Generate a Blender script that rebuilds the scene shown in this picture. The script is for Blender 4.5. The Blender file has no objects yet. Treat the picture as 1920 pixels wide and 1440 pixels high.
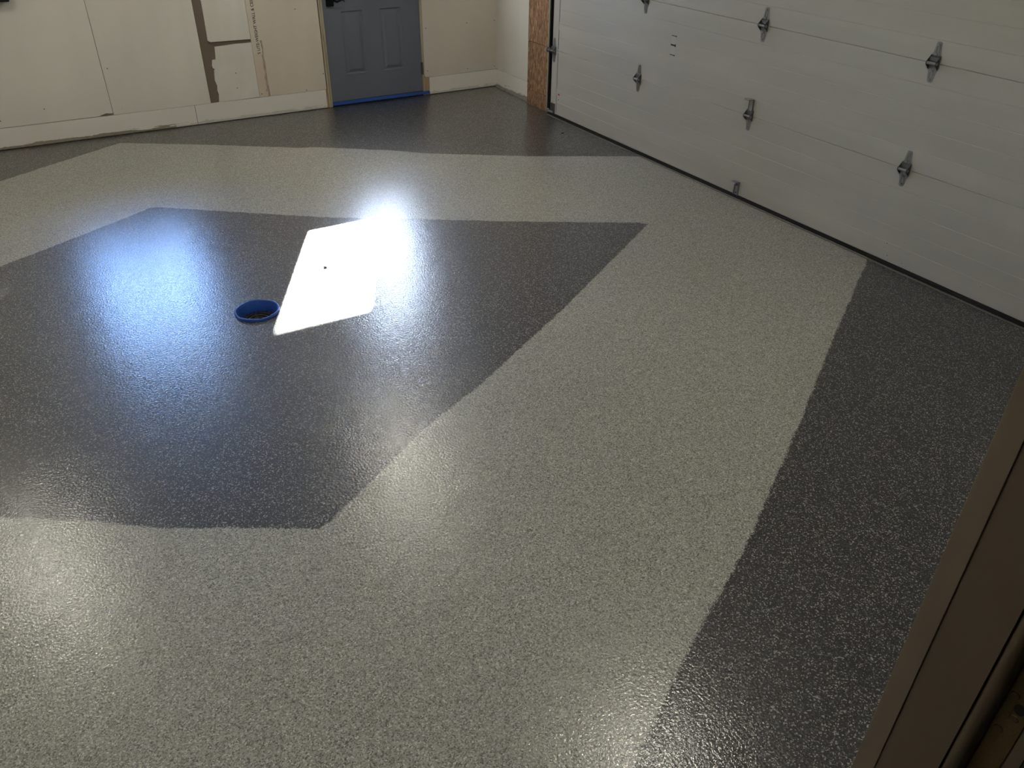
import bpy, bmesh, math, random
from mathutils import Vector, Matrix
random.seed(7)
SC = bpy.context.scene
COL = SC.collection
NAN = None
# ------------------------------------------------------------------ camera
# World: +y runs towards the wall with the entry door, +x towards the overhead
# garage door, origin on the floor under the camera (metres).
H = 1.92
F = Vector((0.42596951, 0.71545495, -0.55378171))
R = Vector((0.86283155, -0.50537677, 0.01077251))
U = R.cross(F).normalized()
cd = bpy.data.cameras.new('camera'); cam = bpy.data.objects.new('camera', cd); COL.objects.link(cam)
m = Matrix((R, U, -F)).transposed().to_4x4(); m.translation = Vector((0, 0, H))
cam.matrix_world = m
cd.sensor_width = 36; cd.lens = 36 * 1505.887 / 1920; cd.clip_start = 0.02
SC.camera = cam
# ------------------------------------------------------------------ colour management, sky, sun
SC.view_settings.view_transform = 'Standard'; SC.view_settings.look = 'None'
SC.view_settings.gamma = 1; SC.view_settings.use_curve_mapping = False
SC.view_settings.exposure = 0.66
W = bpy.data.worlds.new('sky'); SC.world = W; W.use_nodes = True
wn = W.node_tree.nodes; wl = W.node_tree.links
bg = wn['Background']
SUN_D = Vector((-1.265, -2.60, -1.27)).normalized()       # direction the sunlight travels
sky = wn.new('ShaderNodeTexSky'); sky.sky_type = 'NISHITA'; sky.sun_disc = False
sky.sun_elevation = math.asin(-SUN_D.z); sky.sun_rotation = math.atan2(-SUN_D.x, -SUN_D.y)
sky.air_density = 1.0; sky.dust_density = 0.6; sky.ozone_density = 3.0
wt = wn.new('ShaderNodeMix'); wt.data_type = 'RGBA'; wt.blend_type = 'MULTIPLY'; wt.inputs[0].default_value = 1
wt.inputs[7].default_value = (.60, .84, 1.22, 1)           # the photograph is balanced for the lamps, so daylight reads blue
wl.new(sky.outputs[0], wt.inputs[6]); wl.new(wt.outputs[2], bg.inputs[0]); bg.inputs[1].default_value = 2.0
sd = bpy.data.lights.new('sun', 'SUN'); sd.energy = 150; sd.angle = math.radians(0.6); sd.color = (1, .95, .88)
sun = bpy.data.objects.new('sun', sd); COL.objects.link(sun)
sun.rotation_euler = SUN_D.to_track_quat('-Z', 'Y').to_euler(); sun.location = (6, 16, 8)
LAMP = 90.0                                                # radiance of the ceiling diffusers
# ------------------------------------------------------------------ dimensions
YB = 7.093      # face of the drywall on the back wall
XD = 3.918      # inner face of the overhead door
XW = 4.0        # face of the drywall on the right wall
XL = -2.85; YF = 0.225; ZC = 2.75
# ------------------------------------------------------------------ helpers
def mat(name, col, rough=.6, metal=0, spec=.5):
    m = bpy.data.materials.new(name); m.use_nodes = True
    b = m.node_tree.nodes['Principled BSDF']
    b.inputs['Base Color'].default_value = (*col, 1); b.inputs['Roughness'].default_value = rough
    b.inputs['Metallic'].default_value = metal; b.inputs['Specular IOR Level'].default_value = spec
    return m
class NT:
    def __init__(s, m): s.n = m.node_tree.nodes; s.l = m.node_tree.links; s.b = s.n['Principled BSDF']
    def new(s, t, **k):
        x = s.n.new(t)
        for a, v in k.items():
            if a.startswith('i_'): x.inputs[int(a[2:])].default_value = v
            else: setattr(x, a, v)
        return x
    def link(s, a, b): s.l.new(a, b)
    def math(s, op, a, b=None, clamp=False):
        x = s.n.new('ShaderNodeMath'); x.operation = op; x.use_clamp = clamp
        for i, v in enumerate((a, b)):
            if v is None: continue
            if isinstance(v, (int, float)): x.inputs[i].default_value = v
            else: s.l.new(v, x.inputs[i])
        return x.outputs[0]
    def ramp(s, fac, stops, interp='LINEAR'):
        r = s.n.new('ShaderNodeValToRGB'); r.color_ramp.interpolation = interp
        e = r.color_ramp.elements
        while len(e) < len(stops): e.new(.5)
        for q, (p, c) in zip(e, stops): q.position = p; q.color = (*c, 1)
        s.l.new(fac, r.inputs[0]); return r.outputs[0]
    def mix(s, f, a, b):
        x = s.n.new('ShaderNodeMix'); x.data_type = 'RGBA'
        for i, v in ((0, f), (6, a), (7, b)):
            if isinstance(v, (int, float)): x.inputs[i].default_value = v
            elif isinstance(v, tuple): x.inputs[i].default_value = (*v, 1)
            else: s.l.new(v, x.inputs[i])
        return x.outputs[2]
    def noise(s, scale, detail=2, vec=None, rough=.5):
        x = s.n.new('ShaderNodeTexNoise'); x.inputs['Scale'].default_value = scale
        x.inputs['Detail'].default_value = detail; x.inputs['Roughness'].default_value = rough
        if vec is not None: s.l.new(vec, x.inputs['Vector'])
        return x
    def pos(s):
        g = s.n.new('ShaderNodeNewGeometry'); q = s.n.new('ShaderNodeSeparateXYZ'); s.l.new(g.outputs['Position'], q.inputs[0])
        return g.outputs['Position'], q.outputs
    def bump(s, h, strength, dist, to='Normal'):
        x = s.n.new('ShaderNodeBump'); x.inputs['Strength'].default_value = strength; x.inputs['Distance'].default_value = dist
        s.l.new(h, x.inputs['Height'])
        for t in ([to] if isinstance(to, str) else to): s.l.new(x.outputs[0], s.b.inputs[t])
        return x
def add_box(bm, x0, x1, y0, y1, z0, z1):
    v = [bm.verts.new((x, y, z)) for x in (x0, x1) for y in (y0, y1) for z in (z0, z1)]
    for f in ((0, 1, 3, 2), (4, 6, 7, 5), (0, 4, 5, 1), (2, 3, 7, 6), (0, 2, 6, 4), (1, 5, 7, 3)):
        bm.faces.new([v[i] for i in f])
def add_prism(bm, pts, fn, d0, d1):
    """polygon pts (a, b) extruded between d0 and d1; fn(a, b, d) -> xyz"""
    n = len(pts); A = [bm.verts.new(fn(a, b, d0)) for a, b in pts]; B = [bm.verts.new(fn(a, b, d1)) for a, b in pts]
    bm.faces.new(A); bm.faces.new(B[::-1])
    for i in range(n): bm.faces.new((A[i], B[i], B[(i+1) % n], A[(i+1) % n]))
def add_cyl(bm, p, axis, r, L, n=16, r2=None):
    axis = Vector(axis).normalized(); q = axis.to_track_quat('Z', 'Y').to_matrix().to_4x4(); q.translation = Vector(p) + axis * L / 2
    bmesh.ops.create_cone(bm, cap_ends=True, segments=n, radius1=r, radius2=r if r2 is None else r2, depth=L, matrix=q)
def obj(name, bm, m, parent=None, bevel=0, smooth=False, loc=None):
    bmesh.ops.recalc_face_normals(bm, faces=bm.faces[:])
    me = bpy.data.meshes.new(name); bm.to_mesh(me); bm.free()
    me.materials.append(m)
    if smooth:
        for f in me.polygons: f.use_smooth = True
    o = bpy.data.objects.new(name, me); COL.objects.link(o)
    if loc: o.location = loc
    if parent: o.parent = parent
    if bevel:
        b = o.modifiers.new('bevel', 'BEVEL'); b.width = bevel; b.segments = 2; b.limit_method = 'ANGLE'
    return o
def box(name, m, x0, x1, y0, y1, z0, z1, parent=None, bevel=0):
    bm = bmesh.new(); add_box(bm, x0, x1, y0, y1, z0, z1); return obj(name, bm, m, parent, bevel)
def boxes(name, m, L, parent=None, bevel=0):
    bm = bmesh.new()
    for b in L: add_box(bm, *b)
    return obj(name, bm, m, parent, bevel)
def struct(o, label=None): 
    o['kind'] = 'structure'
    if label: o['label'] = label
    return o
def tag(o, label, cat, group=None):
    o['label'] = label; o['category'] = cat
    if group: o['group'] = group
    return o
def back_prism(pts, d0, d1): # prism on the back wall, pts (x, z), d = y
    bm = bmesh.new(); add_prism(bm, pts, lambda a, b, d: (a, d, b), d0, d1); return bm
# ------------------------------------------------------------------ materials
# coated floor: cream chip field and charcoal chip field, told apart by the signed distance 'zone'
FL = mat('flake_floor', (.3, .3, .3), .40, 0, .5); t = NT(FL)
P, XYZ = t.pos()
vo = t.new('ShaderNodeTexVoronoi', feature='F1'); vo.inputs['Scale'].default_value = 290
wob = t.noise(160, 1, P); wm = t.new('ShaderNodeVectorMath', operation='MULTIPLY_ADD'); t.link(wob.outputs['Color'], wm.inputs[0]); wm.inputs[1].default_value = (.006, .006, 0); t.link(P, wm.inputs[2])
t.link(wm.outputs[0], vo.inputs['Vector'])
sp = t.new('ShaderNodeSeparateColor'); t.link(vo.outputs['Color'], sp.inputs[0])
light = t.ramp(sp.outputs[0], [(0, (.11, .108, .10)), (.09, (.20, .195, .175)), (.30, (.31, .305, .265)), (.58, (.385, .377, .332)), (.80, (.455, .447, .405)), (.93, (.62, .61, .56))], 'CONSTANT')
dark = t.ramp(sp.outputs[0], [(0, (.009, .008, .009)), (.40, (.015, .0137, .0165)), (.60, (.032, .030, .034)), (.77, (.092, .089, .090)), (.895, (.31, .30, .28))], 'CONSTANT')
at = t.new('ShaderNodeAttribute', attribute_name='zone')
jag = t.noise(14, 4, P); j2 = t.math('MULTIPLY', t.math('SUBTRACT', jag.outputs[0], .5), .022)
zz = t.math('ADD', at.outputs['Fac'], j2)
zz = t.math('ADD', zz, t.math('MULTIPLY', t.math('SUBTRACT', sp.outputs[1], .5), .010))
msk = t.math('GREATER_THAN', zz, 0)
big = t.noise(.7, 3, P); bm_ = t.ramp(big.outputs[0], [(.3, (.93, .93, .93)), (.7, (1.05, 1.05, 1.05))])
c = t.mix(msk, dark, light)
mm = t.new('ShaderNodeMix', data_type='RGBA', blend_type='MULTIPLY'); mm.inputs[0].default_value = 1; t.link(c, mm.inputs[6]); t.link(bm_, mm.inputs[7])
t.link(mm.outputs[2], t.b.inputs['Base Color'])
t.b.inputs['Coat Weight'].default_value = .85; t.b.inputs['Coat Roughness'].default_value = .055; t.b.inputs['Coat IOR'].default_value = 1.5
n1 = t.noise(118, 2, P)
t.bump(n1.outputs[0], 1.0, .00125, ('Coat Normal', 'Normal'))

def dusty(name, col, rough=.75, var=.06, scale=3, bscale=350, bd=.0003):
    m = mat(name, col, rough, 0, .3); t = NT(m)
    n = t.noise(scale, 4); a = tuple(v*(1-var) for v in col); b = tuple(min(1, v*(1+var)) for v in col)
    t.link(t.ramp(n.outputs[0], [(.3, a), (.7, b)]), t.b.inputs['Base Color'])
    t.bump(t.noise(bscale, 2).outputs[0], .4, bd)
    return m
def drywall(name, col, stain=False):
    m = mat(name, col, .85, 0, .2); t = NT(m); P, X = t.pos()
    n = t.noise(2.2, 4); base = t.ramp(n.outputs[0], [(.3, tuple(v*.94 for v in col)), (.72, tuple(v*1.04 for v in col))])
    # scuffs and rusty drips
    s = t.noise(17, 5, rough=.7); sm = t.ramp(s.outputs[0], [(.66, (0, 0, 0)), (.74, (1, 1, 1))])
    base = t.mix(t.math('MULTIPLY', sm, .35), base, (col[0]*.62, col[1]*.52, col[2]*.44))
    if stain:   # the torn-paper streak beside the printed edge, x = 1.79
        w = t.noise(30, 4); d = t.math('ABSOLUTE', t.math('SUBTRACT', t.math('ADD', X['X'], t.math('MULTIPLY', t.math('SUBTRACT', w.outputs[0], .5), .03)), 1.79))
        up = t.math('LESS_THAN', X['Z'], .60)
        wid = t.math('MULTIPLY', t.noise(60, 3).outputs[0], .017)
        k = t.math('MULTIPLY', t.math('LESS_THAN', d, wid), up)
        k = t.math('MULTIPLY', k, t.math('MULTIPLY', t.noise(60, 4).outputs[0], 1.1, True))
        base = t.mix(k, base, (.13, .085, .055))
        s2 = t.math('MULTIPLY', t.math('LESS_THAN', t.math('ABSOLUTE', t.math('SUBTRACT', X['X'], 1.755)), .04), t.math('LESS_THAN', X['Z'], .5))
        base = t.mix(t.math('MULTIPLY', s2, .25), base, (col[0]*.9, col[1]*.66, col[2]*.58))
    t.link(base, t.b.inputs['Base Color'])
    t.bump(t.noise(260, 2).outputs[0], .3, .0003)
    return m
DW = drywall('drywall_white', (.77, .745, .68)); DW2 = drywall('drywall_beige', (.70, .63, .54), True); DW3 = drywall('drywall_plain', (.68, .635, .56))
# skirting strip: white with dirt and torn paper along the floor
SK = mat('drywall_skirting', (.6, .58, .54), .8, 0, .2); t = NT(SK); P, X = t.pos()
n = t.noise(5, 5, rough=.65); thr = t.math('ADD', .004, t.math('MULTIPLY', t.math('POWER', n.outputs[0], 3), .16))
k = t.math('MULTIPLY', t.math('LESS_THAN', X['Z'], thr), t.math('ADD', .35, t.math('MULTIPLY', t.math('LESS_THAN', X['X'], 1.0), .65)))
n2 = t.noise(60, 4, rough=.7)
dirt = t.ramp(n2.outputs[0], [(.35, (.08, .06, .045)), (.6, (.30, .25, .17))])
s = t.ramp(t.noise(24, 5, rough=.7).outputs[0], [(.63, (0, 0, 0)), (.72, (1, 1, 1))])
base = t.mix(t.math('MULTIPLY', s, .4), (.82, .79, .74), (.50, .36, .26))
t.link(t.mix(t.math('MULTIPLY', k, .85), base, dirt), t.b.inputs['Base Color'])
BR = dusty('kraft_brown', (.19, .148, .118), .9, .12, 9)
WHITE = dusty('door_white', (.43, .422, .39), .5, .05, 4, 500, .00015)
CEIL = mat('ceiling_white', (.62, .61, .58), .9); WALLP = mat('wall_paint', (.5, .48, .43), .9)
BLUEDOOR = dusty('blue_grey_paint', (.14, .155, .195), .45, .05, 3, 400, .0002)
TAPE = mat('blue_tape', (.02, .09, .42), .45)
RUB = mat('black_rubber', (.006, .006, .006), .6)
BLK = mat('black_metal', (.008, .008, .012), .35, .6)
GALV = mat('galvanised_steel', (.30, .32, .33), .42, .45); t = NT(GALV)
t.link(t.ramp(t.noise(90, 3).outputs[0], [(.35, (.17, .175, .18)), (.7, (.36, .37, .38))]), t.b.inputs['Base Color'])
GALVD = mat('dark_steel', (.09, .092, .092), .45, .6)
def wood(name, a, b, sc=(40, 40, 3)):
    m = mat(name, a, .7); t = NT(m); P, X = t.pos()
    mp = t.new('ShaderNodeMapping'); mp.inputs['Scale'].default_value = sc; t.link(P, mp.inputs[0])
    n = t.noise(1, 5, mp.outputs[0], .6); t.link(t.ramp(n.outputs[0], [(.3, a), (.7, b)]), t.b.inputs['Base Color']); return m
PINE = wood('pine', (.30, .19, .09), (.48, .34, .18)); PALE = wood('pale_pine', (.34, .29, .19), (.48, .42, .30))
# oriented strand board: strands as stretched random cells
OSB = mat('strand_board', (.3, .17, .09), .7); t = NT(OSB); P, X = t.pos()
mp = t.new('ShaderNodeMapping'); mp.inputs['Scale'].default_value = (80, 95, 26); t.link(P, mp.inputs[0])
wv = t.noise(6, 2); wv2 = t.new('ShaderNodeVectorMath', operation='MULTIPLY_ADD'); t.link(wv.outputs['Color'], wv2.inputs[0]); wv2.inputs[1].default_value = (2.2, 2.2, 1.5); t.link(mp.outputs[0], wv2.inputs[2])
v = t.new('ShaderNodeTexVoronoi'); v.inputs['Scale'].default_value = 1; t.link(wv2.outputs[0], v.inputs['Vector'])
sp2 = t.new('ShaderNodeSeparateColor'); t.link(v.outputs['Color'], sp2.inputs[0])
fib = t.noise(1, 4, mp.outputs[0], .7)
q = t.math('ADD', t.math('MULTIPLY', sp2.outputs[0], .65), t.math('MULTIPLY', fib.outputs[0], .5))
t.link(t.ramp(q, [(.25, (.15, .075, .036)), (.5, (.235, .125, .062)), (.75, (.31, .175, .092)), (.97, (.46, .30, .18))]), t.b.inputs['Base Color'])
t.bump(sp2.outputs[0], .5, .001)
TAUPE = mat('taupe_paint', (.155, .115, .082), .5); TAUPE2 = mat('taupe_paint_light', (.22, .17, .125), .5)
BRASS = mat('aged_brass', (.32, .22, .08), .42, .7); t = NT(BRASS)
t.link(t.ramp(t.noise(45, 4).outputs[0], [(.35, (.13, .10, .045)), (.7, (.24, .145, .06))]), t.b.inputs['Base Color'])
GREY = mat('grey_casing_paint', (.20, .21, .17), .6)
CONC = dusty('concrete', (.30, .28, .25), .9, .2, 20, 120, .001)
INK = mat('printed_ink', (.07, .055, .05), .8)
RED = mat('red_print', (.30, .02, .05), .6); LBL = mat('label_paper', (.50, .49, .47), .6)
EM = bpy.data.materials.new('lamp_diffuser'); EM.use_nodes = True; b = EM.node_tree.nodes['Principled BSDF']
b.inputs['Base Color'].default_value = (.8, .8, .8, 1); b.inputs['Emission Color'].default_value = (1, .96, .82, 1); b.inputs['Emission Strength'].default_value = LAMP
GL = bpy.data.materials.new('window_glass'); GL.use_nodes = True; nt = GL.node_tree; nt.nodes.clear()
o_ = nt.nodes.new('ShaderNodeOutputMaterial'); mx = nt.nodes.new('ShaderNodeMixShader'); tr = nt.nodes.new('ShaderNodeBsdfTransparent'); gs = nt.nodes.new('ShaderNodeBsdfGlossy')
gs.inputs['Roughness'].default_value = .02; fr = nt.nodes.new('ShaderNodeFresnel'); tr.inputs[0].default_value = (.93, .95, .95, 1)
nt.links.new(fr.outputs[0], mx.inputs[0]); nt.links.new(tr.outputs[0], mx.inputs[1]); nt.links.new(gs.outputs[0], mx.inputs[2]); nt.links.new(mx.outputs[0], o_.inputs[0])

# the door's pane is dusty: it scatters a little of the sunlight that passes through it
GLD = GL.copy(); GLD.name = 'dusty_glass'; nt = GLD.node_tree; om = [n for n in nt.nodes if n.type == 'OUTPUT_MATERIAL'][0]; ms = [n for n in nt.nodes if n.type == 'MIX_SHADER'][0]
tl = nt.nodes.new('ShaderNodeBsdfTranslucent'); tl.inputs[0].default_value = (.9, .93, 1, 1); m2 = nt.nodes.new('ShaderNodeMixShader'); m2.inputs[0].default_value = .17
nt.links.new(ms.outputs[0], m2.inputs[1]); nt.links.new(tl.outputs[0], m2.inputs[2]); nt.links.new(m2.outputs[0], om.inputs[0])

# ================================================================== THE FLOOR
inner = [(-.465, 2.631), (-.231, 2.482), (-.003, 2.307), (.231, 2.174), (.471, 2.031), (1.025, 2.383), (1.353, 2.541), (2.069, 2.957), (3.131, 3.621), (2.369, 4.07), (1.384, 4.691), (.514, 5.364), (.036, 5.077), (-.369, 4.846), (-2.22, 3.76)]
outer = [(-2.6, 1.55+.9), (-1.2, 1.60), (.45, .58), (.858, .827), (1.179, 1.01), (1.672, 1.264), (2.349, 1.662), (2.98, 2.051), (3.862, 2.576), (5.2, 3.4), (5.2, 3.9), (3.839, 4.718), (3.182, 5.074), (2.517, 5.509), (2.335, 5.684), (1.853, 6.043), (1.705, 6.108), (1.048, 6.554), (.537, 6.875), (.1, 6.604), (-.303, 6.35), (-3.6, 4.4), (-3.6, 3.1)]
def sdist(x, y, poly):      # positive inside
    ins = False; best = 1e9; n = len(poly)
    for i in range(n):
        x0, y0 = poly[i]; x1, y1 = poly[(i+1) % n]
        if (y0 > y) != (y1 > y) and x < (x1-x0)*(y-y0)/(y1-y0)+x0: ins = not ins
        dx, dy = x1-x0, y1-y0; k = max(0, min(1, ((x-x0)*dx+(y-y0)*dy)/(dx*dx+dy*dy)))
        best = min(best, (x-x0-k*dx)**2+(y-y0-k*dy)**2)
    return math.sqrt(best)*(1 if ins else -1)
DC = (.705, 3.66); DR = .098
bm = bmesh.new()
xs = [XL-.05 + i*(4.06-XL+.05)/170 for i in range(171)]; ys = [.10 + i*(7.12-.10)/170 for i in range(171)]
V = [[bm.verts.new((x, y, 0)) for y in ys] for x in xs]
hole = []
for i in range(170):
    for j in range(170):
        if abs((xs[i]+xs[i+1])/2-DC[0]) < .15 and abs((ys[j]+ys[j+1])/2-DC[1]) < .15: hole.append((i, j)); continue
        bm.faces.new((V[i][j], V[i+1][j], V[i+1][j+1], V[i][j+1]))
hs = set(hole); edges = []
for (i, j) in hole:
    for (a, b, c_, d) in ((i-1, j, (i, j), (i, j+1)), (i+1, j, (i+1, j), (i+1, j+1)), (i, j-1, (i, j), (i+1, j)), (i, j+1, (i, j+1), (i+1, j+1))):
        if (a, b) not in hs:
            e = bm.edges.get((V[c_[0]][c_[1]], V[d[0]][d[1]])); edges.append(e)
ring = [bm.verts.new((DC[0]+DR*math.cos(a), DC[1]+DR*math.sin(a), 0)) for a in [k*math.tau/40 for k in range(40)]]
for k in range(40): edges.append(bm.edges.new((ring[k], ring[(k+1) % 40])))
bmesh.ops.triangle_fill(bm, use_beauty=True, use_dissolve=False, edges=edges)
for v in [v for v in bm.verts if not v.link_faces]: bm.verts.remove(v)
for f in bm.faces:
    if f.normal.z < 0: f.normal_flip()
me = bpy.data.meshes.new('floor'); bm.to_mesh(me); bm.free(); me.materials.append(FL)
at_ = me.attributes.new('zone', 'FLOAT', 'POINT')
at_.data.foreach_set('value', [min(sdist(v.co.x, v.co.y, outer), -sdist(v.co.x, v.co.y, inner)) for v in me.vertices])
fl = bpy.data.objects.new('floor', me); COL.objects.link(fl)
struct(fl, 'glossy chip-coated garage floor, charcoal diamond and border with a cream band')
# ------------------------------------------------------------------ other shell
struct(box('ceiling', CEIL, XL-.15, 4.2, .10, 7.25, ZC, ZC+.1))
struct(box('wall_left', DW3, XL-.15, XL, YF, 7.25, -.1, ZC))
# right wall: around the overhead door (opening y 1.07..6.02, z 0..2.15)
DY0, DY1, DZ = 1.085, 5.985, 2.14
wr = struct(boxes('wall_right', BR, [(XW+.02, 4.15, DY1+.06, 7.25, -.1, ZC), (XW+.02, 4.15, .1, DY0-.05, -.1, ZC), (XW+.02, 4.15, DY0-.05, DY1+.06, DZ, ZC)]))
box('drywall_panel', DW, XW, XW+.02, 6.40, YB, .1600, ZC, wr)
bmv = bmesh.new()
pts = [(6.10, -.001), (6.405, -.001), (6.405, .128), (6.10, .122)]
for k, (z0, z1) in enumerate(((0, .129), (.133, .533), (.537, 1.75), (1.754, 2.70))):
    box('strand_board', OSB, 3.93, XW+.02, 6.075, 6.40, z0, z1, wr, .001)
box('edge_strip', dusty('pale_edge', (.30, .31, .27), .8), 3.926, 3.931, 6.060, 6.0745, 0, 2.7, wr)
box('edge_shadow_board', RUB, 3.932, XW+.02, 6.050, 6.0745, 0, 2.7, wr)  # black strip stands in for the shade in the gap beside the door
box('drywall_panel', DW3, XW, XW+.02, .2, DY0-.05, .0, ZC, wr)
box('drywall_panel', DW3, XW, XW+.02, DY0-.05, 6.05, DZ+.025, ZC, wr)
struct(boxes('trim_1', RUB, [(3.965, 4.02, DY1-.03, DY1+.07, 0, DZ), (3.965, 4.02, DY0-.06, DY0+.03, 0, DZ), (3.965, 4.02, DY0-.06, DY1+.07, DZ-.03, DZ+.02)]), 'black weather stop around the overhead door opening')
struct(box('trim_2', dusty('concrete_dark', (.17, .16, .145), .9, .2, 20, 120, .001), 3.886, 3.899, DY0, DY1, 0.0005, .003), 'thin strip of bare concrete in front of the door seal')
bsr = struct(box('baseboard_right', SK, XW-.004, XW+.02, 6.40, YB-.002, .004, .154))
# crumbly mortar ledge at the foot of it
bmv = bmesh.new(); N = 40
prev = None
for i in range(N+1):
    y = 6.42 + (YB-.01-6.42)*i/N; w = .018+.03*(1-i/N)+random.uniform(-.006, .006); h = .018+random.uniform(-.005, .008)
    cur = [bmv.verts.new((XW-w, y, 0)), bmv.verts.new((XW-w*.7, y, h)), bmv.verts.new((XW+.005, y, h+.004)), bmv.verts.new((XW+.005, y, 0))]
    if prev:
        for k in range(4): bmv.faces.new((prev[k], prev[(k+1) % 4], cur[(k+1) % 4], cur[k]))
    else: bmv.faces.new(cur)
    prev = cur
bmv.faces.new(prev); obj('mortar_ledge', bmv, CONC, bsr)
# back wall: brown substrate with openings for door and window
WX0, WX1, WZ0, WZ1 = .06, 1.02, 1.05, 1.70
EX0, EX1, EZ = 2.300, 3.240, 2.06
S0, S1 = YB+.013, YB+.15
wb = struct(boxes('wall_back', BR, [(XL, WX0, S0, S1, -.1, ZC), (WX0, WX1, S0, S1, -.1, WZ0), (WX0, WX1, S0, S1, WZ1, ZC), (WX1, EX0, S0, S1, -.1, ZC), (EX0, EX1, S0, S1, EZ, ZC), (EX1, 4.15, S0, S1, -.1, ZC)]), 'back wall sheathed in unfinished drywall')
def sheet(pts_list, m, d=0.0):
    bm = bmesh.new()
    for p in pts_list: add_prism(bm, p, lambda a, b, dd: (a, dd, b), YB+d, YB+.0125)
    return obj('drywall_panel', bm, m, wb)
def rc(x0, x1, z0, z1): return [(x0, z0), (x1, z0), (x1, z1), (x0, z1)]
sheet([rc(XL, -.66, .160, ZC)], DW)
sheet([rc(-.657, WX0, .160, ZC), rc(WX0, .560, .160, WZ0), rc(WX0, .560, WZ1, ZC)], DW)
sheet([rc(.5635, 1.306, .158, WZ0), rc(.5635, WX1, WZ1, ZC), [(WX1, WZ0), (1.309, WZ0), (1.309, ZC), (WX1, ZC)]], DW)
jagL = [(1.373, .158), (1.378, .19), (1.383, .215), (1.377, .25), (1.382, .285), (1.371, .33), (1.376, .37), (1.380, .405), (1.388, .418), (1.375, .424), (1.371, .445), (1.380, .486), (1.408, .489), (1.412, .52), (1.417, .583)]
topj = [(1.50, .586), (1.58, .590), (1.66, .589), (1.7095, .590)]
sheet([jagL + topj + [(1.7095, .161)]], DW)
sheet([[(1.392, .620), (1.7095, .617), (1.7095, ZC), (1.379, ZC), (1.378, 1.2), (1.376, .80), (1.374, .66), (1.372, .632)]], DW)
# torn paper shred under the horizontal slot
obj('torn_paper', back_prism([(1.376, .605), (1.40, .612), (1.7095, .606), (1.7095, .592), (1.55, .595), (1.44, .588), (1.40, .592)], YB+.009, YB+.0126), dusty('torn_grey_paper', (.15, .12, .10), .9, .15, 30), wb)
sheet([rc(1.712, 2.296, .1585, ZC)], DW2)
sheet([[(3.250, .160), (3.33, .158), (XW, .1605), (XW, ZC), (3.243, ZC), (3.243, 2.1), (3.243, .17)], rc(2.30, 3.243, 2.075, ZC)], DW3)
# dark putty blob at the seam
obj('caulk_blob', back_prism([(.50, .160), (.555, .163), (.565, .17), (.54, .172), (.51, .176), (.485, .170), (.46, .164)], YB-.004, YB+.002), BR, wb)
# skirting strips of ripped drywall
bb = struct(box('baseboard_back', SK, XL, -.60, YB-.003, YB+.0125, .003, .156), 'ripped drywall skirting strips along the back wall')
for a, b_ in ((-.597, 1.1725), (1.1755, 2.287), (3.288, XW)):
    box('skirting_strip', SK, a, b_, YB-.003, YB+.0125, .004, .1555, bb, .001)
# screws (parts of the sheets' wall)
bmv = bmesh.new(); add_cyl(bmv, (0, .001, 0), (0, -1, 0), .0042, .002, 10); sc0 = obj('screw', bmv, GALVD, wb, loc=(2.106, YB, .814))
for x, z in ((2.282, .29), (2.118, .17), (3.272, .577), (3.688, .591), (3.98, .592), (3.274, .212), (3.69, .189), (3.98, .184), (1.731, .183), (1.546, .37), (1.538, .253), (.60, .5), (.10, .26), (-.205, .21)):
    o = sc0.copy(); COL.objects.link(o); o.parent = wb; o.location = (x, YB, z)
# printed line on the sheet edge, reading upwards
def text(s, size, loc, rot, m, parent, name, sx=1):
    cu = bpy.data.curves.new(name, 'FONT'); cu.body = s; cu.size = size; cu.extrude = .0001; cu.offset = .0006
    tmp = bpy.data.objects.new(name, cu); COL.objects.link(tmp); bpy.context.view_layer.update()
    dg = bpy.context.evaluated_depsgraph_get(); me = bpy.data.meshes.new_from_object(tmp.evaluated_get(dg))
    bpy.data.objects.remove(tmp); me.materials.clear(); me.materials.append(m)
    o = bpy.data.objects.new(name, me); COL.objects.link(o); o.location = loc; o.rotation_euler = rot; o.scale = (sx, 1, 1); o.parent = parent
    return o
tx = text('5 LITE-WEIGHT WALL & CEILING', .0330, (1.752, YB-.0004, .497), (math.pi/2, -math.pi/2, 0), INK, wb, 'printed_text')
tx.location.x = 1.772
w_ = max(v.co.x for v in tx.data.vertices); tx.scale.x = .475 / w_
# ------------------------------------------------------------------ front wall (the house wall with the doorway the camera stands in)
HX0, HX1, HZ0, HZ1 = -.26, .62, .30, 2.36
wf = struct(boxes('wall_front', DW3, [(XL, HX0-.03, .12, YF, -.1, ZC), (HX1+.02, 4.15, .12, YF, -.1, ZC), (HX0-.03, HX1+.02, .12, YF, HZ1+.02, ZC), (HX0-.03, HX1+.02, .10, YF-.005, -.1, HZ0-.03)]))
# ------------------------------------------------------------------ window in the back wall (above the frame; its sky lights the floor)
def window(name, x0, x1, z0, z1):
    y0, y1 = YB+.03, YB+.10
    fr = struct(boxes(name, mat('vinyl_white', (.7, .7, .7), .4), [(x0, x0+.05, y0, y1, z0, z1), (x1-.05, x1, y0, y1, z0, z1), (x0+.05, x1-.05, y0, y1, z0, z0+.05), (x0+.05, x1-.05, y0, y1, z1-.05, z1), ((x0+x1)/2-.02, (x0+x1)/2+.02, y0, y1, z0+.05, z1-.05)]))
    box('window_pane', GL, x0+.05, x1-.05, YB+.062, YB+.066, z0+.05, z1-.05, fr)
    boxes('window_return', WALLP, [(x0-.002, x0+.004, YB-.002, y0, z0, z1), (x1-.004, x1+.002, YB-.002, y0, z0, z1), (x0, x1, YB-.002, y0, z0-.002, z0+.004), (x0, x1, YB-.002, y0, z1-.004, z1+.002)], fr)
window('window_1', WX0, WX1, WZ0, WZ1)
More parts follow.
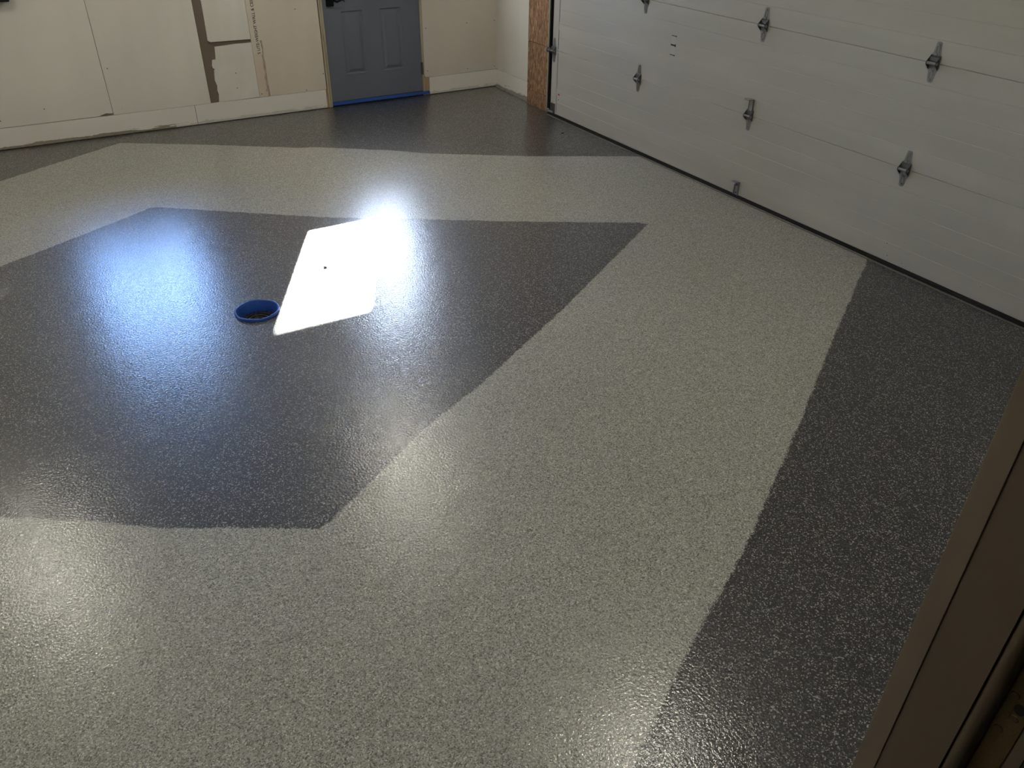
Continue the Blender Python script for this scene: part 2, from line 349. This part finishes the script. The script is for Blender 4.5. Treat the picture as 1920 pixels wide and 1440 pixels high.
# ------------------------------------------------------------------ entry door
DFY = YB+.008
fr = struct(boxes('door_1', PALE, [(2.3035, 2.3175, YB-.004, YB+.11, 0.001, 2.06), (2.3205, 2.338, YB-.001, YB+.11, 0.001, 2.06), (3.222, 3.2385, YB-.002, YB+.11, 0.001, 2.06), (2.338, 3.222, YB-.002, YB+.11, 2.035, 2.06)]), 'blue-grey entry door with moulded panels in a raw wood frame')
box('stud_end', PINE, 3.240, 3.284, YB+.002, YB+.013, .001, .157, fr)
box('stud_end', PINE, 2.289, 2.3025, YB+.002, YB+.013, .001, .157, fr)
bm = bmesh.new()
LX0, LX1, LZ0, LZ1 = 2.515, 3.010, 1.27, 1.815
pan = [(2.497, 2.688, .258, .767), (2.848, 3.044, .258, .767)]
X0_, X1_, Z0_, Z1_ = 2.341, 3.219, .0405, 2.032
xb = sorted({X0_, X1_, LX0, LX1, *[p[0] for p in pan], *[p[1] for p in pan]}); zb = sorted({Z0_, Z1_, .258, .767, LZ0, LZ1})
def inr(x, z, r): return r[0] < x < r[1] and r[2] < z < r[3]
for yy in (DFY, DFY+.044):
    for i in range(len(xb)-1):
        for j in range(len(zb)-1):
            cx, cz = (xb[i]+xb[i+1])/2, (zb[j]+zb[j+1])/2
            if inr(cx, cz, (LX0, LX1, LZ0, LZ1)): continue
            if yy == DFY and any(inr(cx, cz, p) for p in pan): continue
            bm.faces.new([bm.verts.new(v) for v in ((xb[i], yy, zb[j]), (xb[i+1], yy, zb[j]), (xb[i+1], yy, zb[j+1]), (xb[i], yy, zb[j+1]))])
def frame_q(r0, y0, r1, y1):
    a = [(r0[0], y0, r0[2]), (r0[1], y0, r0[2]), (r0[1], y0, r0[3]), (r0[0], y0, r0[3])]; b = [(r1[0], y1, r1[2]), (r1[1], y1, r1[2]), (r1[1], y1, r1[3]), (r1[0], y1, r1[3])]
    for i in range(4): bm.faces.new([bm.verts.new(v) for v in (a[i], a[(i+1) % 4], b[(i+1) % 4], b[i])])
def ins(r, d): return (r[0]+d, r[1]-d, r[2]+d, r[3]-d)
for p in pan:
    frame_q(p, DFY, ins(p, .009), DFY+.008); frame_q(ins(p, .009), DFY+.008, ins(p, .020), DFY+.008)
    frame_q(ins(p, .020), DFY+.008, ins(p, .040), DFY+.001)
    r = ins(p, .040); bm.faces.new([bm.verts.new(v) for v in ((r[0], DFY+.001, r[2]), (r[1], DFY+.001, r[2]), (r[1], DFY+.001, r[3]), (r[0], DFY+.001, r[3]))])
full = (X0_, X1_, Z0_, Z1_); frame_q(full, DFY, full, DFY+.044); lr = (LX0, LX1, LZ0, LZ1); frame_q(lr, DFY, lr, DFY+.044)
bmesh.ops.remove_doubles(bm, verts=bm.verts[:], dist=1e-5)
obj('door_slab', bm, BLUEDOOR, fr)
fw = .03
boxes('lite_frame', BLUEDOOR, [(LX0-fw, LX0, DFY-.012, DFY, LZ0-fw, LZ1+fw), (LX1, LX1+fw, DFY-.012, DFY, LZ0-fw, LZ1+fw), (LX0, LX1, DFY-.012, DFY, LZ0-fw, LZ0), (LX0, LX1, DFY-.012, DFY, LZ1, LZ1+fw)], fr, .003)
box('lite_pane', GLD, LX0, LX1, DFY+.02, DFY+.024, LZ0, LZ1, fr)
boxes('door_sill', RUB, [(2.3385, 3.2215, DFY-.006, 7.1195, .0005, .039), (2.28, 3.26, 7.1205, DFY+.045, -.12, .039), (2.28, 3.26, DFY+.0455, YB+.16, -.12, .065)], fr)
hb = boxes('hinge', GALVD, [(3.2085, 3.2225, YB-.006, YB+.006, .19, .292)], fr); 
bmv = bmesh.new(); add_cyl(bmv, (3.2195, YB-.009, .188), (0, 0, 1), .0065, .106, 14); obj('hinge_knuckle', bmv, GALVD, hb)
# lever handle with its square plate
hd_ = box('door_handle', BLK, 2.372, 2.437, DFY-.022, DFY, .815, .93, fr, .004)
bmv = bmesh.new(); add_cyl(bmv, (2.405, DFY-.02, .868), (0, -1, 0), .013, .042, 16)
path = [(2.405, .868), (2.43, .862), (2.452, .852), (2.475, .860), (2.495, .866), (2.512, .858), (2.520, .848)]
prev = None
for i, (x, z) in enumerate(path):
    w = .011*(1-.55*i/6); y = DFY-.058 - (.003 if i in (3, 4) else 0)
    cur = [bmv.verts.new((x, y-.005, z-w)), bmv.verts.new((x, y+.006, z-w)), bmv.verts.new((x, y+.006, z+w)), bmv.verts.new((x, y-.005, z+w))]
    if prev:
        for k in range(4): bmv.faces.new((prev[k], prev[(k+1) % 4], cur[(k+1) % 4], cur[k]))
    else: bmv.faces.new(cur)
    prev = cur
bmv.faces.new(prev); obj('handle_lever', bmv, BLK, hd_, .002)
# blue tape along the foot of the door
bmv = bmesh.new()
tp = [(2.339, .014), (2.339, .041)] + [(2.339+.94*i/20, .041 - .004*i/20 + random.uniform(-.0008, .0008)) for i in range(1, 20)] + [(3.276, .038), (3.284, .030), (3.284, .016), (3.274, .006), (3.268, .014)] + [(2.339+.92*i/8, .014-.002*i/8) for i in range(8, 0, -1)]
add_prism(bmv, tp, lambda a, b, d: (a, d, b), YB-.0075, YB-.004)
tag(obj('painter_tape', bmv, TAPE), 'long strip of blue masking tape along the foot of the blue-grey entry door', 'tape')
box('tape_fold', TAPE, 2.341, 3.24, YB-.004, YB+.001, .012, .036, bpy.data.objects['painter_tape'])
# ------------------------------------------------------------------ black box hung on the wall, only its lower edge in the picture
g = box('wall_box', mat('black_plastic', (.012, .008, .010), .4), -.12, .088, YB-.075, YB, 1.005, 1.088, None, .006)
tag(g, 'black box on the drywall at the upper left, its lower corner in view', 'box')
bmv = bmesh.new(); add_cyl(bmv, (-.10, YB-.07, 1.046), (0, -1, 0), .018, .012, 18); obj('knob', bmv, RUB, g)
for x in (-.06, -.02, .02, .06): box('button', GALVD, x-.012, x+.012, YB-.078, YB-.074, 1.038, 1.054, g)
# ------------------------------------------------------------------ overhead garage door
seams = [.021, .535, 1.065, 1.600, 2.13]
gd = None
first = None
for s in range(4):
    z0, z1 = seams[s]+(.0008 if s else 0), seams[s+1]-.0008
    prof = [(XD, z0+.002)]
    nr = 5; step = (seams[s+1]-seams[s])/nr if s else None
    rib = [.127, .219, .321, .423] if s == 0 else [seams[s]+(seams[s+1]-seams[s])*k/5 for k in (1, 2, 3, 4)]
    for r in rib: prof += [(XD, r-.0024), (XD+.0014, r-.0008), (XD+.0014, r+.0008), (XD, r+.0024)]
    prof += [(XD, z1-.002), (XD+.002, z1), (XD+.042, z1), (XD+.042, z0), (XD+.002, z0)]
    bm = bmesh.new(); add_prism(bm, prof, lambda a, b, d: (a, d, b), DY0+.02, DY1-.02)
    if s == 0:
        root = bpy.data.objects.new('door_2', None); COL.objects.link(root); root.location = (XD, (DY0+DY1)/2, 0)
        struct(root, 'white ribbed sectional overhead garage door with galvanised hinges'); gd = root
        bpy.context.view_layer.update()
    def par(o):
        o.parent = gd; o.matrix_parent_inverse = gd.matrix_world.inverted(); return o
    par(obj('door_section', bm, WHITE))
    for (ya, yb) in ((DY0, DY0+.083), (DY1-.083, DY1)):
        par(box('end_stile', WHITE, XD-.0022, XD+.044, ya, yb, z0+.001, z1-.001))
    # uneven gap line beside the far stile
    for (a, b_) in ((.03, .30), (.42, .97)):
        if s < 2: par(box('stile_gap', RUB, XD-.0012, XD, DY1-.0865, DY1-.0835, z0+(z1-z0)*a, z0+(z1-z0)*b_))
for z in seams[1:4]: par(box('seam_gasket', BR, XD+.010, XD+.040, DY0+.001, DY1-.001, z-.0007, z+.0007))
par(boxes('bottom_seal', RUB, [(XD-.006, XD+.05, DY0-.03, DY1+.04, -.002, .0205), (XD-.0075, XD-.004, DY0, DY1, -.002, .010)]))
def tri_plate(bm, side, top, w0, w1, L, x=-.003, th=.003):   # tapered leaf going up or down
    s = 1 if top else -1
    pts = [(-w0, 0), (-w0, s*.026), (-w1*1.5, s*.047), (-w1, s*(L-.006)), (-w1*.6, s*L), (w1*.6, s*L), (w1, s*(L-.006)), (w1*1.5, s*.047), (w0, s*.026), (w0, 0)]
    if not top: pts = pts[::-1]
    add_prism(bm, pts, lambda a, b, d: (d, a, b), x-th, x)
def make_hinge(name, roller=False, bracket=False, toff=0):
    bm = bmesh.new(); tri_plate(bm, 0, True, .030, .0135, .097, 0); tri_plate(bm, 0, False, .030, .0135, .093, 0)
    for y in (-.0085, .0085):     # raised ribs of the leaves
        add_box(bm, -.0055, -.003, y-.002, y+.002, .03, .078); add_box(bm, -.0055, -.003, y-.002, y+.002, -.074, -.03)
    h = obj(name, bm, GALV)
    bm = bmesh.new()
    for y in (-.0265, .0265):
        pts = [(-.003, .036), (-.026, .012), (-.032, .004), (-.032, -.006), (-.026, -.013), (-.003, -.034)]
        add_prism(bm, pts, lambda a, b, d: (a, d, b), y-.0013, y+.0013)
    add_prism(bm, [(-.003, .034), (-.010, .026), (-.014, .008), (-.005, .004), (-.003, .004)], lambda a, b, d: (a, d, b), -.0265, .0265)
    e = obj('hinge_ear', bm, GALVD, h)
    bm = bmesh.new(); add_cyl(bm, (-.0225, -.031, -.001), (0, 1, 0), .0075, .062 if not roller else .115, 16)
    if roller: add_cyl(bm, (-.0225, .062, -.001), (0, 1, 0), .021, .012, 20)
    obj('hinge_pin', bm, GALV, h)
    bm = bmesh.new()
    for z in (.083, .040, -.040, -.080): add_cyl(bm, (-.003, 0, z), (-1, 0, 0), .0058, .005, 6)
    obj('bolt', bm, GALV, h)
    if bracket:    # upright strut bracket with a curled top flange
        bm = bmesh.new(); add_box(bm, -.0075, -.0035, -.018, .018, .030, .098); add_box(bm, -.011, -.0035, .0155, .018, .030, .098); add_box(bm, -.011, -.0035, -.018, -.0155, .030, .098)
        add_prism(bm, [(-.0035, .098), (-.0035, .102), (-.045, .106), (-.054, .102), (-.052, .099), (-.044, .1025)], lambda a, b, d: (a, d, b), -.02, .02)
        obj('strut_bracket', bm, GALV, h)
    return h
def place(o, y, z):
    kids = list(o.children); c_ = o.copy(); COL.objects.link(c_); c_.location = (XD, y, z)
    for k in kids: kk = k.copy(); COL.objects.link(kk); kk.parent = c_
    return c_
hinge0 = make_hinge('hinge')
spots = [(4.822, .534), (2.537, .536), (4.815, 1.066), (3.690, 1.067), (2.545, 1.068), (1.39, .535), (1.39, 1.066), (4.82, 1.6), (3.69, 1.6), (2.54, 1.6), (1.39, 1.6)]
hinge0.location = (XD, *spots[0])
hl = [hinge0] + [place(hinge0, y, z) for y, z in spots[1:]]
hb_ = make_hinge('hinge', bracket=True); hb_.location = (XD, 3.687, .540); hb_['label'] = 'hinge with a tall strut bracket and curled top flange'
hr = make_hinge('hinge', roller=True); hr.location = (XD-.0022, 5.955, .531); hr['label'] = 'end hinge carrying a track roller'
rl = [hr]
for z in (1.066, 1.60): c_ = place(hr, 5.955, z); c_.location.x = XD-.0022; rl.append(c_)
for o in hl + [hb_] + rl: par(o)
# bottom strut bracket
bm = bmesh.new(); add_box(bm, XD-.004, XD, 3.672, 3.712, .020, .108)
for y in (3.672, 3.7095): add_box(bm, XD-.011, XD-.004, y, y+.0025, .020, .106)
add_prism(bm, [(XD, .106), (XD, .110), (XD-.030, .116), (XD-.046, .113), (XD-.056, .104), (XD-.053, .102), (XD-.043, .109), (XD-.029, .112)], lambda a, b, d: (a, d, b), 3.670, 3.714)
bb_ = par(obj('strut_bracket', bm, GALV))
bm = bmesh.new(); add_cyl(bm, (XD-.004, 3.692, .088), (-1, 0, 0), .007, .005, 6); add_cyl(bm, (XD-.004, 3.692, .036), (-1, 0, 0), .005, .004, 6); obj('bolt', bm, GALVD, bb_)
bb_.children[0].matrix_parent_inverse = bb_.matrix_world.inverted()
# bottom corner bracket by the far jamb
par(box('corner_bracket', GALVD, XD-.006, XD, 5.915, 5.985, .022, .105))
bm = bmesh.new(); add_cyl(bm, (XD-.018, 5.93, .034), (0, 1, 0), .008, .07, 14); add_cyl(bm, (XD-.018, 6.0, .034), (0, 1, 0), .018, .012, 18); par(obj('bottom_roller', bm, GALV))
# slotted lift plate
lp = par(box('lift_plate', mat('plate_white', (.44, .43, .40), .4), XD-.0012, XD, 4.461, 4.506, .756, .882))
sl = []
for (z, h_) in ((.880, .0045), (.821, .010), (.758, .0045)):
    o = boxes('slot', RUB, [(XD-.0022, XD-.0012, 4.458, 4.509, z-h_/2, z+h_/2), (XD-.0026, XD-.0012, 4.458, 4.468, z-h_*.8, z+h_*.8)]); o.parent = lp; o.matrix_parent_inverse = gd.matrix_world.inverted(); sl.append(o)
bpy.context.view_layer.update()
for o in sl: o.matrix_parent_inverse = lp.matrix_world.inverted()
par(box('sticker', RED, XD-.0006, XD, 5.852, 5.880, .186, .198)); st = par(box('sticker', LBL, XD-.0006, XD, 5.851, 5.879, .134, .162)); par(box('sticker_dot', RUB, XD-.0010, XD-.0006, 5.860, 5.870, .145, .155))
# scuff specks low on the door
bm = bmesh.new()
for (y, z, r) in ((2.52, .12, .0028), (2.50, .055, .003), (2.53, .09, .0016), (2.40, .045, .002), (2.42, .16, .0015), (1.95, .10, .0018), (3.24, 1.28, .004), (1.98, .80, .003)): add_cyl(bm, (XD, y, z), (-1, 0, 0), r, .0006, 8)
par(obj('scuff_marks', bm, INK))
# ------------------------------------------------------------------ floor drain
dr = bpy.data.objects.new('floor_drain', None); COL.objects.link(dr); dr.location = (*DC, 0); tag(dr, 'round floor drain lined with blue tape beside the sunlit patch', 'drain')
def lathe(prof, n=48):
    bm = bmesh.new(); rings = [[bm.verts.new((r*math.cos(k*math.tau/n), r*math.sin(k*math.tau/n), z)) for k in range(n)] for r, z in prof]
    for i in range(len(rings)-1):
        for k in range(n): bm.faces.new((rings[i][k], rings[i][(k+1) % n], rings[i+1][(k+1) % n], rings[i+1][k]))
    return bm
bmv = lathe([(.0975, -.06), (.1025, -.06), (.1085, .001), (.1085, .0115), (.1065, .0135), (.101, .0135), (.099, .011), (.0975, -.06)])
for v in bmv.verts:
    if v.co.z > .005: v.co.z += .0018*math.sin(5*math.atan2(v.co.y, v.co.x)) + random.uniform(-.0006, .0006)
obj('tape_ring', bmv, TAPE, dr, smooth=True)
bmv = bmesh.new(); add_cyl(bmv, (0, 0, -.064), (0, 0, 1), .1, .006, 40); obj('drain_base', bmv, mat('pit_grey', (.05, .05, .05), .6), dr)
bmv = bmesh.new()
for k in range(28):
    a = k*math.tau/28; M = Matrix.Rotation(a, 4, 'Z') @ Matrix.Translation((.082, 0, -.048))
    bmesh.ops.create_cube(bmv, size=1, matrix=M @ Matrix.Diagonal((.018, .0075, .012, 1)))
for r in (.026, .05, .070):
    b2 = lathe([(r-.004, -.044), (r+.004, -.044), (r+.004, -.052), (r-.004, -.052), (r-.004, -.044)], 32); me2 = bpy.data.meshes.new('t'); b2.to_mesh(me2); bmv.from_mesh(me2); b2.free(); bpy.data.meshes.remove(me2)
add_box(bmv, -.07, .07, -.004, .004, -.052, -.045); add_box(bmv, -.004, .004, -.07, .07, -.052, -.045)
obj('drain_grate', bmv, mat('grate_metal', (.10, .09, .08), .4, .7), dr)
# small crumb in the sun patch and a chip near the door
bmv = bmesh.new(); bmesh.ops.create_icosphere(bmv, subdivisions=2, radius=.011, matrix=Matrix.Diagonal((1.3, .6, .5, 1)))
for v in bmv.verts: v.co *= random.uniform(.7, 1.2)
tag(obj('debris_crumb', bmv, mat('crumb', (.12, .11, .10), .9), loc=(1.167, 3.978, .004)), 'small dark crumb lying in the sunlit patch', 'debris')
bmv = bmesh.new(); bmesh.ops.create_icosphere(bmv, subdivisions=2, radius=.014, matrix=Matrix.Diagonal((1.2, .8, .3, 1)))
for v in bmv.verts: v.co *= random.uniform(.75, 1.2)
tag(obj('debris_chip', bmv, RUB, loc=(3.702, 5.461, .003)), 'small black chip on the dark floor near the overhead door', 'debris')
# ------------------------------------------------------------------ ceiling strip lights (out of frame; seen mirrored in the floor)
def strip(x, y, lab):
    r = bpy.data.objects.new('ceiling_light', None); COL.objects.link(r); r.location = (x, y, ZC); tag(r, lab, 'light', 'strip lights on the garage ceiling')
    bm = bmesh.new(); add_prism(bm, [(-.11, 0), (-.08, -.05), (.08, -.05), (.11, 0)], lambda a, b, d: (d, a, b), -.23, .23); obj('housing', bm, CEIL, r)
    for yy in (-.045, .045):
        bm = bmesh.new(); add_cyl(bm, (-.19, yy, -.070), (1, 0, 0), .014, .38, 20); obj('tube', bm, EM, r)
    for xx in (-.215, .19):
        bm = bmesh.new(); add_box(bm, xx, xx+.02, -.075, .075, -.095, -.045); obj('socket', bm, CEIL, r)
    return r
strip(2.05, 5.35, 'strip light over the far right of the garage'); strip(-.80, 5.4, 'strip light over the far left of the garage')
strip(2.12, 1.92, 'strip light over the near right of the garage'); strip(-.80, 1.95, 'strip light over the near left of the garage')
# ------------------------------------------------------------------ doorway in the foreground (right edge of the picture)
dj = struct(boxes('door_3', TAUPE, [(.600, .640, .1725, .2245, HZ0, HZ1)]), 'dark taupe painted door jamb at the right edge of the picture')
box('outer_casing', TAUPE2, .5985, .66, .2249, .2465, HZ0-.3, HZ1+.03, dj, .0005)
box('jamb_rabbet', TAUPE, .6125, .640, .121, .1725, HZ0, HZ1, dj)
bmv = bmesh.new(); add_cyl(bmv, (.6066, .1641, HZ0), (0, 0, 1), .0083, HZ1-HZ0, 20); obj('weather_seal', bmv, dusty('brown_seal', (.10, .072, .045), .45, .1), dj, smooth=True)
# strike plate with an oval latch hole (dark recess) and four screws
PX = .6125
bmv = bmesh.new(); add_prism(bmv, [(.1330, 1.120), (.1556, 1.120), (.1556, 1.345), (.1520, 1.350), (.1330, 1.350)], lambda a, b, d: (d, a, b), PX-.0012, PX+.0002)
skp = obj('strike_plate', bmv, BRASS, dj, .0004)
bmv = bmesh.new()
add_prism(bmv, [(.1418+.0048*math.cos(a), 1.2915+.0062*math.sin(a)) for a in [k*math.tau/20 for k in range(20)]], lambda a, b, d: (d, a, b), PX-.0016, PX-.0012); obj('latch_hole', bmv, RUB, skp)
for (y, z) in ((.1502, 1.3028), (.1425, 1.2785), (.1488, 1.2556), (.1425, 1.3260)):
    bmv = bmesh.new(); add_cyl(bmv, (PX-.0012, y, z), (-1, 0, 0), .0042, .0007, 14, .0034); s_ = obj('screw', bmv, mat('brass_dark', (.16, .11, .05), .4, .7), skp)
boxes('inner_casing', GREY, [(.6165, .70, .108, .1322, HZ0, HZ1+.06)], dj, .002)
# left side and head of the same doorway (behind and above the camera)
boxes('door_jamb', TAUPE, [(HX0-.03, HX0, .121, .2245, HZ0, HZ1), (HX0-.03, .64, .121, .2245, HZ1, HZ1+.02)], dj)
boxes('outer_casing', TAUPE2, [(HX0-.06, HX0+.0015, .2255, .2465, HZ0-.3, HZ1+.03), (HX0-.06, .66, .2255, .2465, HZ1+.031, HZ1+.09)], dj)
# house side behind the camera, so that no sky leaks in
struct(box('floor', CONC, -2.2, 2.6, -2.6, .12, HZ0-.08, HZ0-.001))
struct(boxes('wall_house', WALLP, [(-2.2, 2.6, -2.7, -2.6, .2, 2.75), (-2.3, -2.2, -2.7, .12, .2, 2.75), (2.6, 2.7, -2.7, .12, .2, 2.75)]))
struct(box('ceiling', CEIL, -2.3, 2.7, -2.7, .12, ZC, ZC+.1))
# ------------------------------------------------------------------ ground outside
struct(box('ground', dusty('outside_ground', (.35, .33, .29), .95, .2, .5), -40, 44, 7.26, 70, -.25, -.12))

# an unseen tree added outside to block sun from the window: only a dim patch of sun gets through to the floor
TC = Vector((.50, YB, 1.45)) - SUN_D / -SUN_D.y * -4.2
TC = Vector((.50, YB, 1.45)) + (-SUN_D) * (4.2 / -SUN_D.y)
tree = bpy.data.objects.new('added_shade_tree', None); COL.objects.link(tree); tree.location = (TC.x, TC.y, -.12); tag(tree, 'leafy tree added out of view beyond the back window to dim the sunlight', 'tree')
BARK = dusty('bark', (.12, .08, .05), .9); LEAF = mat('leaf_green', (.06, .11, .03), .6)
bm = bmesh.new(); add_cyl(bm, (0, 0, 0), (0, 0, 1), .09, TC.z+.2, 12, .05)
for k in range(7):
    a = k*2.4; add_cyl(bm, (0, 0, TC.z-.5+.1*k), (math.cos(a), math.sin(a), .7), .03, .7, 8, .01)
obj('trunk', bm, BARK, tree)
bm = bmesh.new()
for k in range(7500):
    while True:
        d = Vector((random.uniform(-1, 1), random.uniform(-1, 1), random.uniform(-1, 1)))
        if d.length < 1: break
    c_ = Vector((0, 0, TC.z+.12)) + Vector((d.x*.82, d.y*.82, d.z*.95)); q = Vector((random.gauss(0, 1), random.gauss(0, 1), random.gauss(0, 1))).normalized(); u = q.orthogonal().normalized(); w = q.cross(u); L_ = random.uniform(.04, .07)
    bm.faces.new([bm.verts.new(c_ + v) for v in (-u*L_, w*L_*.45, u*L_, -w*L_*.45)])
lf = obj('foliage', bm, LEAF, tree); lf['kind'] = 'stuff'
